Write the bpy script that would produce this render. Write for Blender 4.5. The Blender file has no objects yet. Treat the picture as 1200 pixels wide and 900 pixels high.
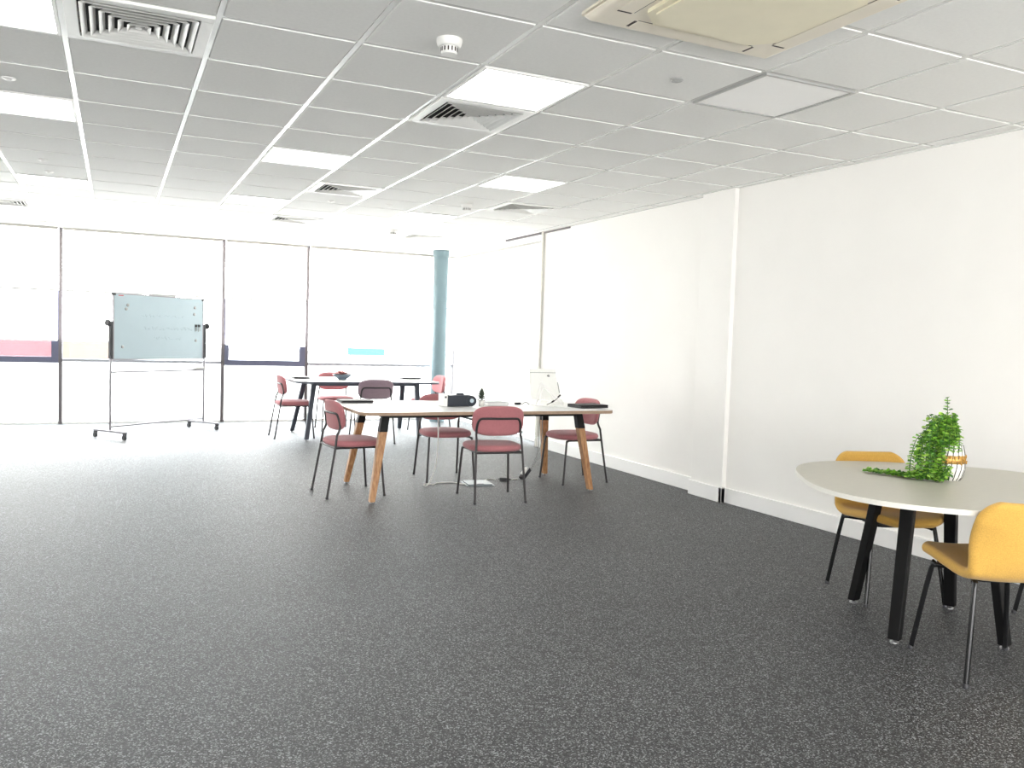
import bpy, bmesh, math, random
from math import sin, cos, pi, radians, sqrt, atan2
from mathutils import Vector, Matrix

random.seed(7)
S = bpy.context.scene
COL = S.collection

# ------------------------------------------------------------------ materials
def lin(c):
    return tuple((v / 12.92 if v <= 0.04045 else ((v + 0.055) / 1.055) ** 2.4) for v in (x / 255 for x in c))

def mat(name, rgb, rough=0.5, metal=0.0, spec=0.5, noise=0.0, scale=40.0, bump=0.0, bscale=None, sheen=0.0, emit=None, estr=0.0, coat=0.0, island=None):
    m = bpy.data.materials.new(name); m.use_nodes = True
    nt = m.node_tree; N = nt.nodes; L = nt.links
    b = N['Principled BSDF']
    c = (*lin(rgb), 1)
    b.inputs['Base Color'].default_value = c
    b.inputs['Roughness'].default_value = rough
    b.inputs['Metallic'].default_value = metal
    b.inputs['Specular IOR Level'].default_value = spec
    b.inputs['Sheen Weight'].default_value = sheen
    b.inputs['Coat Weight'].default_value = coat
    if emit is not None:
        b.inputs['Emission Color'].default_value = (*emit, 1)
        b.inputs['Emission Strength'].default_value = estr
    tc = N.new('ShaderNodeTexCoord')
    if noise > 0:
        n = N.new('ShaderNodeTexNoise'); n.inputs['Scale'].default_value = scale; n.inputs['Detail'].default_value = 3
        L.new(tc.outputs['Object'], n.inputs['Vector'])
        r = N.new('ShaderNodeMapRange')
        r.inputs['From Min'].default_value = .3; r.inputs['From Max'].default_value = .7
        r.inputs['To Min'].default_value = 1 - noise; r.inputs['To Max'].default_value = 1 + noise
        L.new(n.outputs['Fac'], r.inputs['Value'])
        mx = N.new('ShaderNodeMix'); mx.data_type = 'RGBA'; mx.blend_type = 'MULTIPLY'; mx.inputs['Factor'].default_value = 1
        mx.inputs[6].default_value = c
        L.new(r.outputs['Result'], mx.inputs[7]); L.new(mx.outputs[2], b.inputs['Base Color'])
    if island:
        g = N.new('ShaderNodeNewGeometry'); cr = N.new('ShaderNodeValToRGB')
        els = cr.color_ramp.elements
        els[0].color = (*lin(island[0]), 1); els[1].color = (*lin(island[-1]), 1)
        for i, q in enumerate(island[1:-1]):
            e = els.new((i + 1) / (len(island) - 1)); e.color = (*lin(q), 1)
        L.new(g.outputs['Random Per Island'], cr.inputs['Fac']); L.new(cr.outputs['Color'], b.inputs['Base Color'])
    if bump > 0:
        n2 = N.new('ShaderNodeTexNoise'); n2.inputs['Scale'].default_value = bscale or scale; n2.inputs['Detail'].default_value = 4
        L.new(tc.outputs['Object'], n2.inputs['Vector'])
        bp = N.new('ShaderNodeBump'); bp.inputs['Strength'].default_value = bump; bp.inputs['Distance'].default_value = .002
        L.new(n2.outputs['Fac'], bp.inputs['Height']); L.new(bp.outputs['Normal'], b.inputs['Normal'])
    return m

M = {}
M['wall'] = mat('wall_paint', (250, 248, 244), .75, noise=.01, scale=3, bump=.05, bscale=300)
M['trimw'] = mat('white_gloss_paint', (246, 245, 243), .35, noise=.01, scale=5)
M['tile'] = mat('ceiling_tile', (243, 243, 240), .9, spec=.2, noise=.02, scale=60, bump=.25, bscale=500)
M['grid'] = mat('grid_white_metal', (222, 222, 218), .2, spec=.7, noise=.01, scale=20)
M['lightframe'] = mat('light_frame', (235, 235, 232), .4, noise=.01)
M['led'] = mat('led_diffuser', (250, 250, 250), .5, noise=.005, emit=(.985, 1, 1), estr=4.0)
M['led_off'] = mat('unlit_diffuser', (253, 253, 252), .25, noise=.01, scale=6)
M['vent'] = mat('vent_white_enamel', (240, 240, 236), .4, noise=.01)
M['duct'] = mat('duct_dark', (20, 20, 20), .8, noise=.1)
M['ac'] = mat('aged_cream_plastic', (242, 234, 217), .45, noise=.02, scale=8)
M['ac2'] = mat('aged_yellow_plastic', (246, 238, 211), .45, noise=.02, scale=8)
M['slot'] = mat('slot_dark', (60, 52, 46), .7, noise=.1)
M['plastic'] = mat('white_plastic', (240, 240, 236), .4, noise=.01)
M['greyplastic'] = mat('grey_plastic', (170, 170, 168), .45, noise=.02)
M['mull'] = mat('mullion_grey', (92, 86, 88), .45, noise=.04)
M['sash'] = mat('sash_slate_blue', (88, 90, 112), .45, noise=.04)
M['trans'] = mat('transom_grey', (150, 150, 156), .45, noise=.03)
M['rail'] = mat('blind_rail_grey', (168, 166, 160), .45, noise=.02)
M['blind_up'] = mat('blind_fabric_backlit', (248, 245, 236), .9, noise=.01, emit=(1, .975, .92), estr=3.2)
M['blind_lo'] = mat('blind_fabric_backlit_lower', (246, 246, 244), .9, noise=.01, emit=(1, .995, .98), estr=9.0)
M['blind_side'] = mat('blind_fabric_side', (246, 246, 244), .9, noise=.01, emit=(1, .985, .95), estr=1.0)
M['rear_fill'] = mat('rear_fill_glow', (246, 246, 244), .9, noise=.01, emit=(1, 1, 1), estr=8.0)
M['strip'] = mat('strip_pale_grey', (206, 204, 196), .5, noise=.02)
M['column'] = mat('column_pale_blue', (102, 123, 130), .5, noise=.02, scale=4)
M['pink'] = mat('dusty_rose_fabric', (178, 116, 120), .95, spec=.15, noise=.16, scale=220, bump=.5, bscale=600, sheen=.25)
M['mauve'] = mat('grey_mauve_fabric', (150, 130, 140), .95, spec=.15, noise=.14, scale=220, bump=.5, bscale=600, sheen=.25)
M['tube'] = mat('dark_grey_tube', (58, 55, 56), .4, metal=.4, noise=.05)
M['black'] = mat('black_powder_coat', (7, 7, 8), .5, spec=.25, noise=.1)
M['blacktube'] = mat('black_tube_gloss', (18, 18, 20), .22, noise=.05)
M['yellow'] = mat('mustard_fabric', (208, 164, 82), .95, spec=.15, noise=.12, scale=260, bump=.5, bscale=600, sheen=.2)
M['seam'] = mat('mustard_seam', (120, 82, 34), .95, noise=.1)
M['top_white'] = mat('white_laminate', (240, 240, 238), .32, noise=.01, scale=10)
M['top_edge'] = mat('ply_edge', (165, 140, 118), .6, noise=.12, scale=30)
M['top_grey'] = mat('stone_grey_laminate', (192, 188, 175), .4, noise=.02, scale=30)
M['edge_grey'] = mat('pale_edge_band', (226, 223, 214), .45, noise=.02)
M['steel'] = mat('slate_steel', (74, 78, 88), .45, metal=.3, noise=.05)
M['foot'] = mat('chrome_foot', (150, 150, 152), .3, metal=.9, noise=.05)
M['board'] = mat('whiteboard_enamel', (170, 188, 195), .3, noise=.012, scale=6)
M['alu'] = mat('aluminium', (150, 148, 152), .4, metal=.6, noise=.03)
M['dark'] = mat('dark_plastic', (40, 40, 44), .45, noise=.08)
M['navy'] = mat('navy_black_plastic', (26, 36, 48), .35, noise=.05)
M['lens'] = mat('pale_lens', (190, 205, 215), .15, noise=.02)
M['red'] = mat('red_marker', (190, 40, 40), .5, noise=.05)
M['faint'] = mat('faint_pen_trace', (168, 186, 193), .4, noise=.05)
M['paper'] = mat('paper_white', (244, 244, 242), .8, noise=.01)
M['greybox'] = mat('grey_card', (176, 178, 178), .7, noise=.03)
M['cable_w'] = mat('white_cable', (232, 230, 226), .5, noise=.02)
M['cable_g'] = mat('grey_cable', (150, 150, 148), .5, noise=.02)
M['floorbox'] = mat('floor_box_steel', (132, 140, 142), .4, metal=.5, noise=.05)
M['vase'] = mat('white_ceramic', (240, 238, 232), .2, noise=.01)
M['stripe'] = mat('charcoal_glaze', (58, 56, 54), .3, noise=.05)
M['gold'] = mat('gold_lustre', (178, 138, 72), .35, metal=.6, noise=.15, scale=120)
M['leaf'] = mat('leaf_green', (70, 130, 40), .5, spec=.4, island=[(58, 104, 44), (92, 150, 50), (128, 184, 60), (176, 212, 92), (76, 130, 66)])
M['stem'] = mat('stem_green', (70, 110, 50), .6, noise=.1)
M['succ'] = mat('dark_green_leaf', (72, 82, 68), .6, noise=.15, scale=60)
M['bowl'] = mat('blue_grey_glaze', (92, 104, 116), .35, noise=.06)
M['fruit'] = mat('dusky_red_leaf', (170, 110, 105), .6, noise=.15, scale=30)
M['socket'] = mat('socket_plastic', (226, 226, 230), .35, noise=.01)
M['hoard'] = mat('red_hoarding', (90, 30, 36), .7, noise=.3, scale=.9)
M['peach'] = mat('peach_panel', (80, 60, 50), .7, noise=.12, scale=.9)
M['sign'] = mat('turquoise_sign', (4, 70, 76), .6, noise=.2, scale=1.6)
M['pave'] = mat('pale_paving', (205, 203, 200), .9, noise=.08, scale=2)

def wood():
    m = mat('oak_leg', (176, 128, 84), .5)
    nt = m.node_tree; N = nt.nodes; L = nt.links; b = N['Principled BSDF']
    tc = N.new('ShaderNodeTexCoord'); mp = N.new('ShaderNodeMapping'); mp.inputs['Scale'].default_value = (60, 60, 4)
    n = N.new('ShaderNodeTexNoise'); n.inputs['Scale'].default_value = 1.5; n.inputs['Detail'].default_value = 5
    cr = N.new('ShaderNodeValToRGB')
    cr.color_ramp.elements[0].position = .3; cr.color_ramp.elements[0].color = (*lin((146, 98, 62)), 1)
    cr.color_ramp.elements[1].position = .7; cr.color_ramp.elements[1].color = (*lin((196, 150, 104)), 1)
    L.new(tc.outputs['Object'], mp.inputs['Vector']); L.new(mp.outputs[0], n.inputs['Vector'])
    L.new(n.outputs['Fac'], cr.inputs['Fac']); L.new(cr.outputs['Color'], b.inputs['Base Color'])
    return m
M['wood'] = wood()

def carpet():
    m = mat('grey_loop_carpet', (90, 90, 92), .55, spec=.42, sheen=.0)
    nt = m.node_tree; N = nt.nodes; L = nt.links; b = N['Principled BSDF']
    tc = N.new('ShaderNodeTexCoord')
    v = N.new('ShaderNodeTexVoronoi'); v.inputs['Scale'].default_value = 225
    L.new(tc.outputs['Object'], v.inputs['Vector'])
    sep = N.new('ShaderNodeSeparateColor'); L.new(v.outputs['Color'], sep.inputs[0])
    cr = N.new('ShaderNodeValToRGB'); e = cr.color_ramp.elements
    e[0].position = 0; e[0].color = (.007, .0075, .008, 1); e[1].position = 1; e[1].color = (.315, .325, .335, 1)
    a = e.new(.35); a.color = (.017, .0175, .0185, 1); a = e.new(.75); a.color = (.062, .064, .066, 1)
    L.new(sep.outputs[0], cr.inputs['Fac'])
    # slow tonal drift, faint tile seams of 0.5 m
    n = N.new('ShaderNodeTexNoise'); n.inputs['Scale'].default_value = 1.1; n.inputs['Detail'].default_value = 4
    L.new(tc.outputs['Object'], n.inputs['Vector'])
    mr = N.new('ShaderNodeMapRange'); mr.inputs['From Min'].default_value = .3; mr.inputs['From Max'].default_value = .7
    mr.inputs['To Min'].default_value = .92; mr.inputs['To Max'].default_value = 1.08
    L.new(n.outputs['Fac'], mr.inputs['Value'])
    br = N.new('ShaderNodeTexBrick'); br.offset = .5
    br.inputs['Scale'].default_value = 1; br.inputs['Brick Width'].default_value = 1.0; br.inputs['Row Height'].default_value = .25 * 2
    br.inputs['Mortar Size'].default_value = .003
    br.inputs['Color1'].default_value = (.97, .97, .97, 1); br.inputs['Color2'].default_value = (1.03, 1.03, 1.03, 1); br.inputs['Mortar'].default_value = (.8, .8, .8, 1)
    L.new(tc.outputs['Object'], br.inputs['Vector'])
    m1 = N.new('ShaderNodeMix'); m1.data_type = 'RGBA'; m1.blend_type = 'MULTIPLY'; m1.inputs['Factor'].default_value = 1
    L.new(cr.outputs['Color'], m1.inputs[6]); L.new(mr.outputs['Result'], m1.inputs[7])
    m2 = N.new('ShaderNodeMix'); m2.data_type = 'RGBA'; m2.blend_type = 'MULTIPLY'; m2.inputs['Factor'].default_value = 1
    L.new(m1.outputs[2], m2.inputs[6]); L.new(br.outputs['Color'], m2.inputs[7])
    L.new(m2.outputs[2], b.inputs['Base Color'])
    bp = N.new('ShaderNodeBump'); bp.inputs['Strength'].default_value = .35; bp.inputs['Distance'].default_value = .004
    L.new(v.outputs['Distance'], bp.inputs['Height']); L.new(bp.outputs['Normal'], b.inputs['Normal'])
    b.inputs['Sheen Weight'].default_value = .03; b.inputs['Sheen Roughness'].default_value = .45
    return m
M['carpet'] = carpet()

def glass():
    m = bpy.data.materials.new('window_glass'); m.use_nodes = True
    nt = m.node_tree; N = nt.nodes; L = nt.links; N.clear()
    o = N.new('ShaderNodeOutputMaterial'); t = N.new('ShaderNodeBsdfTransparent'); g = N.new('ShaderNodeBsdfGlossy')
    t.inputs['Color'].default_value = (.96, .98, .98, 1); g.inputs['Roughness'].default_value = .02
    mx = N.new('ShaderNodeMixShader'); lw = N.new('ShaderNodeLayerWeight'); lw.inputs['Blend'].default_value = .1
    L.new(lw.outputs['Fresnel'], mx.inputs['Fac']); L.new(t.outputs[0], mx.inputs[1]); L.new(g.outputs[0], mx.inputs[2]); L.new(mx.outputs[0], o.inputs['Surface'])
    return m
M['glass'] = glass()

# ------------------------------------------------------------------ mesh helpers
class MB:
    def __init__(s):
        s.v = []; s.f = []; s.m = []; s.s = []
    def add(s, verts, faces, mi=0, smooth=False, xf=None):
        o = len(s.v)
        for p in verts:
            p = Vector(p)
            s.v.append(xf @ p if xf is not None else p)
        for f in faces:
            s.f.append([i + o for i in f]); s.m.append(mi); s.s.append(smooth)
        return s
    def box(s, lo, hi, mi=0, xf=None):
        x0, y0, z0 = lo; x1, y1, z1 = hi
        vs = [(x0, y0, z0), (x1, y0, z0), (x1, y1, z0), (x0, y1, z0), (x0, y0, z1), (x1, y0, z1), (x1, y1, z1), (x0, y1, z1)]
        return s.add(vs, [(0, 3, 2, 1), (4, 5, 6, 7), (0, 1, 5, 4), (1, 2, 6, 5), (2, 3, 7, 6), (3, 0, 4, 7)], mi, False, xf)
    def hexa(s, bot, top, mi=0):
        return s.add(list(bot) + list(top), [(0, 3, 2, 1), (4, 5, 6, 7), (0, 1, 5, 4), (1, 2, 6, 5), (2, 3, 7, 6), (3, 0, 4, 7)], mi)
    def prism(s, outline, z0, z1, mi=0, mi_side=None, smooth=False, xf=None):
        n = len(outline)
        vs = [(x, y, z0) for x, y in outline] + [(x, y, z1) for x, y in outline]
        s.add(vs, [list(range(n - 1, -1, -1)), list(range(n, 2 * n))], mi, False, xf)
        return s.add(vs, [(i, (i + 1) % n, n + (i + 1) % n, n + i) for i in range(n)], mi if mi_side is None else mi_side, smooth, xf)
    def tube(s, path, r, seg=10, closed=False, mi=0, xf=None, r1=None):
        P = [Vector(p) for p in path]; n = len(P); vs = []; fs = []
        up = None
        for i in range(n):
            if closed: t = (P[(i + 1) % n] - P[i - 1]).normalized()
            else: t = (P[min(i + 1, n - 1)] - P[max(i - 1, 0)]).normalized()
            if up is None:
                up = Vector((0, 0, 1)) if abs(t.z) < .9 else Vector((1, 0, 0))
            a = t.cross(up)
            if a.length < 1e-5: a = t.cross(Vector((1, .3, 0)))
            a.normalize(); b = a.cross(t).normalized(); up = b
            rr = r if r1 is None else r + (r1 - r) * i / (n - 1)
            for k in range(seg):
                q = 2 * pi * k / seg
                vs.append(P[i] + a * (rr * cos(q)) + b * (rr * sin(q)))
        for i in range(n if closed else n - 1):
            j = (i + 1) % n
            for k in range(seg):
                l = (k + 1) % seg
                fs.append((i * seg + k, i * seg + l, j * seg + l, j * seg + k))
        s.add(vs, fs, mi, True, xf)
        if not closed:
            s.add([vs[k] for k in range(seg)], [list(range(seg))[::-1]], mi, False, xf)
            s.add([vs[(n - 1) * seg + k] for k in range(seg)], [list(range(seg))], mi, False, xf)
        return s
    def lathe(s, prof, seg=32, mi=0, xf=None, smooth=True):
        n = len(prof); vs = []; fs = []
        for r, z in prof:
            for k in range(seg):
                q = 2 * pi * k / seg; vs.append((r * cos(q), r * sin(q), z))
        for i in range(n - 1):
            for k in range(seg):
                l = (k + 1) % seg
                fs.append((i * seg + k, i * seg + l, (i + 1) * seg + l, (i + 1) * seg + k))
        s.add(vs, fs, mi, smooth, xf)
        if prof[0][0] > 1e-6: s.add(vs[:seg], [list(range(seg))[::-1]], mi, False, xf)
        if prof[-1][0] > 1e-6: s.add(vs[-seg:], [list(range(seg))], mi, False, xf)
        return s
    def pad(s, a, b, n, th, rnd, seg=48, mi=0, fn=None, crown=0.0, cuts=6):
        """cushion: superellipse outline a x b, thickness th, rounded rim rnd; fn bends each point"""
        out = []
        for k in range(seg):
            q = 2 * pi * k / seg; c, d = cos(q), sin(q)
            out.append((abs(c) ** (2 / n) * (1 if c >= 0 else -1), abs(d) ** (2 / n) * (1 if d >= 0 else -1)))
        rings = []
        for i in range(cuts, 0, -1):
            g = i / cuts; rings.append((None, g, -1))
        lower = []; rimn = 5
        prof = []
        for sc in (.25, .5, .75): prof.append((sc, -th / 2, 0))
        for i in range(rimn + 1):
            t = -pi / 2 + pi * i / rimn
            prof.append((1, (th / 2) * sin(t), rnd * (cos(t) - 1)))
        for sc in (.75, .5, .25): prof.append((sc, th / 2, 0))
        vs = []
        f = fn or (lambda p: p)
        for sc, z, ins in prof:
            inner = 1 - rnd / min(a, b)
            for ox, oy in out:
                if sc < 1:
                    x, y = ox * a * sc * inner, oy * b * sc * inner
                    zz = z + (crown * (1 - sc * sc) if z > 0 else 0)
                else:
                    x, y = ox * (a + ins), oy * (b + ins); zz = z
                vs.append(f(Vector((x, y, zz))))
        fs = []
        R = len(prof)
        for i in range(R - 1):
            for k in range(seg):
                l = (k + 1) % seg; fs.append((i * seg + k, i * seg + l, (i + 1) * seg + l, (i + 1) * seg + k))
        c0 = len(vs); vs.append(f(Vector((0, 0, -th / 2)))); vs.append(f(Vector((0, 0, th / 2 + crown))))
        for k in range(seg):
            l = (k + 1) % seg; fs.append((l, k, c0)); fs.append(((R - 1) * seg + k, (R - 1) * seg + l, c0 + 1))
        return s.add(vs, fs, mi, True)
    def build(s, name, mats, parent=None, bevel=0.0, label=None, loc=None, seg=2):
        me = bpy.data.meshes.new(name)
        me.from_pydata([tuple(v) for v in s.v], [], s.f)
        for mm in (mats if isinstance(mats, (list, tuple)) else [mats]): me.materials.append(mm)
        for p, mi, sm in zip(me.polygons, s.m, s.s):
            p.material_index = mi; p.use_smooth = sm
        me.validate(); me.update()
        o = bpy.data.objects.new(name, me); COL.objects.link(o)
        if parent is not None: o.parent = parent
        if loc is not None: o.location = loc
        if label: o['label'] = label
        if bevel > 0:
            bv = o.modifiers.new('bevel', 'BEVEL'); bv.width = bevel; bv.segments = seg; bv.limit_method = 'ANGLE'; bv.angle_limit = radians(40)
        return o

def tag(o, label, cat, group=None, kind=None):
    o['label'] = label; o['category'] = cat
    if group: o['group'] = group
    if kind: o['kind'] = kind
    return o
def thing(name, label, cat, loc=(0, 0, 0), rz=0.0, group=None, kind=None):
    o = bpy.data.objects.new(name, None); COL.objects.link(o)
    o.empty_display_size = .1
    o.location = loc; o.rotation_euler = (0, 0, rz)
    return tag(o, label, cat, group, kind)
def kids(o): return [c for c in COL.objects if c.parent == o]
def copy_tree(o, parent=None):
    ch = kids(o)
    c = o.copy(); COL.objects.link(c)
    if parent is not None: c.parent = parent
    for k in ch: copy_tree(k, c)
    return c
def copy_thing(o, label, loc, rz):
    c = copy_tree(o); c['label'] = label; c.location = loc; c.rotation_euler = (0, 0, rz); return c
def T(x, y, z, rz=0, rx=0, ry=0):
    return Matrix.Translation((x, y, z)) @ Matrix.Rotation(rz, 4, 'Z') @ Matrix.Rotation(ry, 4, 'Y') @ Matrix.Rotation(rx, 4, 'X')
def bez(pts, n=8):
    """Catmull-Rom through points"""
    P = [Vector(p) for p in pts]; out = []
    for i in range(len(P) - 1):
        p0 = P[max(i - 1, 0)]; p1 = P[i]; p2 = P[i + 1]; p3 = P[min(i + 2, len(P) - 1)]
        for k in range(n):
            t = k / n
            out.append(.5 * ((2 * p1) + (p2 - p0) * t + (2 * p0 - 5 * p1 + 4 * p2 - p3) * t * t + (3 * p1 - p0 - 3 * p2 + p3) * t ** 3))
    out.append(P[-1]); return out
def rrect(x0, y0, x1, y1, r, n=6):
    o = []
    for cx, cy, a in ((x1 - r, y1 - r, 0), (x0 + r, y1 - r, 90), (x0 + r, y0 + r, 180), (x1 - r, y0 + r, 270)):
        for k in range(n + 1):
            q = radians(a + 90 * k / n); o.append((cx + r * cos(q), cy + r * sin(q)))
    return o

# ------------------------------------------------------------------ dimensions
HC = 1.32                      # eye height
CH = 2.616                     # ceiling height
GX, GY, G = 1.586, 3.2017, .6  # ceiling grid origin and module
YB = 12.55                     # window wall
XL, YF = -5.0, -3.6            # unseen left wall and wall behind

def xwall(y): return 4.72 - .03 * (y - 3.2)

# ------------------------------------------------------------------ room shell
m = MB(); m.box((XL - .2, YF - .2, -.15), (5.3, YB + .1, 0))
tag(m.build('floor', M['carpet']), 'grey speckled loop carpet covering the whole office floor', 'floor', kind='structure')

# right wall: near stretch (slightly skewed), far stretch, both with skirting
m = MB()
for (ya, yb, f) in ((YF, 5.62, xwall),):
    m.hexa([(f(ya), ya, 0), (f(ya) + .3, ya, 0), (f(yb) + .3, yb, 0), (f(yb), yb, 0)], [(f(ya), ya, CH + .06), (f(ya) + .3, ya, CH + .06), (f(yb) + .3, yb, CH + .06), (f(yb), yb, CH + .06)])
m.box((4.70, 5.62, 0), (5.0, 9.18, CH + .06))
m.box((4.86, 12.50, 0), (5.0, YB + .1, CH + .06))
tag(m.build('wall_right', M['wall']), 'long plain off-white wall along the right side of the room', 'wall', kind='structure')
m = MB(); m.box((4.605, 5.60, 0), (4.75, 6.02, CH + .03))
tag(m.build('pillar', M['wall'], bevel=.004), 'shallow white pilaster standing proud of the right wall', 'pillar', kind='structure')
m = MB()
ya, yb = YF, 5.60
d = .016
m.hexa([(xwall(ya) - d, ya, 0), (xwall(ya) + .01, ya, 0), (xwall(yb) + .01, yb, 0), (xwall(yb) - d, yb, 0)], [(xwall(ya) - d, ya, .125), (xwall(ya) + .01, ya, .125), (xwall(yb) + .01, yb, .125), (xwall(yb) - d, yb, .125)])
m.box((4.605 - d, 5.60 - d, 0), (4.72, 5.62, .125)); m.box((4.605 - d, 5.60 - d, 0), (4.63, 6.02 + d, .125))
m.box((4.70 - d, 6.02, 0), (4.72, 9.18, .125))
tag(m.build('baseboard_right', M['trimw'], bevel=.004), 'white skirting board along the foot of the right wall', 'baseboard', kind='structure')
m = MB(); m.box((4.672, 9.175, 0), (4.90, 9.225, CH))
tag(m.build('trim_1', M['strip']), 'thin grey vertical strip on the right wall behind the white display', 'trim', kind='structure')
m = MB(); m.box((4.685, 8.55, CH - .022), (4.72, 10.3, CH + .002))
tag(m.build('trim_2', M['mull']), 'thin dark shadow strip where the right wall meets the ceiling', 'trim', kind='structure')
m = MB(); m.box((XL - .2, YF, 0), (XL, YB, CH + .06)); tag(m.build('wall_left', M['wall']), 'plain white wall on the left side outside the view', 'wall', kind='structure')
m = MB(); m.box((XL - .2, YF - .2, 0), (5.3, YF, CH + .06)); tag(m.build('wall_rear', M['wall']), 'plain white wall behind the camera', 'wall', kind='structure')

# ------------------------------------------------------------------ ceiling
LIGHTS = [(0, 1), (-1, 5), (-1, 9), (2, 5), (-4, 5 - 1), (-4, 9), (2, 9), (-4, 1), (2, -4), (-1, -4), (-4, -4), (0, -8), (3, -8), (-7, 1), (-7, -4), (-7, 9), (-4, -8)]
UNLIT = (2, 0)
VENTS = [(0, 2), (-3, 1), (0, 7), (0, 11), (3, 7), (3, 12), (-5, 12)]
AC = (1.665, 2.06, 2.612, 3.015)
used = set(LIGHTS) | {UNLIT} | set(VENTS)
mn0, mn1 = -11, 5
jn0, jn1 = -12, 16
m = MB(); m.box((XL - .2, YF - .2, CH + .012), (5.3, YB + .2, CH + .2))
cg = tag(m.build('ceiling', M['tile']), 'suspended ceiling of grey-white square tiles in a white metal grid', 'ceiling', kind='structure')
bars = MB()
w = .012
for mi in range(mn0, mn1 + 1):
    x = GX + G * mi; bars.box((x - w, YF, CH + .004), (x + w, YB, CH + .0125))
for j in range(jn0, jn1):
    y = GY + G * j; bars.box((XL, y - w, CH + .0045), (4.86, y + w, CH + .0125))
bars.build('grid_bar', M['grid'], cg)
tiles = MB()
def clip(a, lo, hi): return max(lo, min(hi, a))
for mi in range(mn0, mn1 + 1):
    for j in range(jn0, jn1):
        if (mi, j) in used: continue
        x0 = GX + G * mi + w + .001; x1 = GX + G * (mi + 1) - w - .001; y0 = GY + G * j + w + .001; y1 = GY + G * (j + 1) - w - .001
        x0 = max(x0, XL); x1 = min(x1, 4.86); y0 = max(y0, YF); y1 = min(y1, YB - .13)
        if x1 - x0 < .02 or y1 - y0 < .02: continue
        # regular tegular edge: chamfered step
        c = .004
        tiles.hexa([(x0 + c, y0 + c, CH + .0005), (x1 - c, y0 + c, CH + .0005), (x1 - c, y1 - c, CH + .0005), (x0 + c, y1 - c, CH + .0005)],
                   [(x0, y0, CH + .0128), (x1, y0, CH + .0128), (x1, y1, CH + .0128), (x0, y1, CH + .0128)])
tiles.build('ceiling_tile', M['tile'], cg)
# perimeter angle on the right wall
m = MB()
m.hexa([(xwall(YF) - .02, YF, CH - .004), (xwall(YF) + .02, YF, CH - .004), (xwall(5.6) + .02, 5.6, CH - .004), (xwall(5.6) - .02, 5.6, CH - .004)],
       [(xwall(YF) - .02, YF, CH + .006), (xwall(YF) + .02, YF, CH + .006), (xwall(5.6) + .02, 5.6, CH + .006), (xwall(5.6) - .02, 5.6, CH + .006)])
m.box((4.585, 5.58, CH - .004), (4.63, 6.04, CH + .006)); m.box((4.68, 6.02, CH - .004), (4.72, 9.2, CH + .006))
m.build('edge_trim', M['grid'], cg)
# white pelmet band above the blinds
m = MB(); m.box((XL, YB - .13, CH - .055), (4.86, YB + .02, CH + .01))
tag(m.build('trim_3', M['trimw'], bevel=.003), 'white pelmet band between the ceiling and the window blinds', 'trim', kind='structure')

# ------------------------------------------------------------------ ceiling lights
def make_light(name, label, mi, j, lit=True):
    t = thing(name, label, 'ceiling light', (GX + G * (mi + .5), GY + G * (j + .5), CH), 0, 'square ceiling light panels')
    h = .287; k = .272
    f = MB()
    for a, b in (((-h, -h), (h, -k)), ((-h, k), (h, h)), ((-h, -k), (-k, k)), ((k, -k), (h, k))):
        f.box((a[0], a[1], -.007), (b[0], b[1], .0125))
    f.build('frame', M['lightframe'] if lit else M['greyplastic'], t, bevel=.002)  # unlit panel: grey frame stands for its shadow outline
    f = MB(); f.box((-k + .0005, -k + .0005, -.003), (k - .0005, k - .0005, .0125)); f.build('diffuser', M['led'] if lit else M['led_off'], t)
    return t
LL = {(0, 1): 'lit square ceiling panel next to the big vent, right of the smoke detector',
      (-1, 5): 'lit square ceiling panel in the middle of the room, left of a vent',
      (-1, 9): 'lit square ceiling panel near the windows above the left far chair',
      (2, 5): 'lit square ceiling panel close to the right wall above the white table',
      (-4, 4): 'lit square ceiling panel at the left edge beside a small white disc',
      (-4, 9): 'lit square ceiling panel above the whiteboard, behind two small white discs',
      (2, 9): 'lit square ceiling panel nearest the windows, behind the hanging smoke detector',
      (-4, 1): 'lit square ceiling panel in the top left corner, beside the large square vent'}
for q in LIGHTS:
    if q in LL: make_light('ceiling_light', LL[q], *q)
    else: make_light('ceiling_light', 'lit square ceiling panel added for light in the unseen part of the room', *q)  # unlisted positions are unseen panels added to brighten the room
make_light('ceiling_light', 'unlit square ceiling panel just beyond the cream air conditioner', *UNLIT, lit=False)

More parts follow.
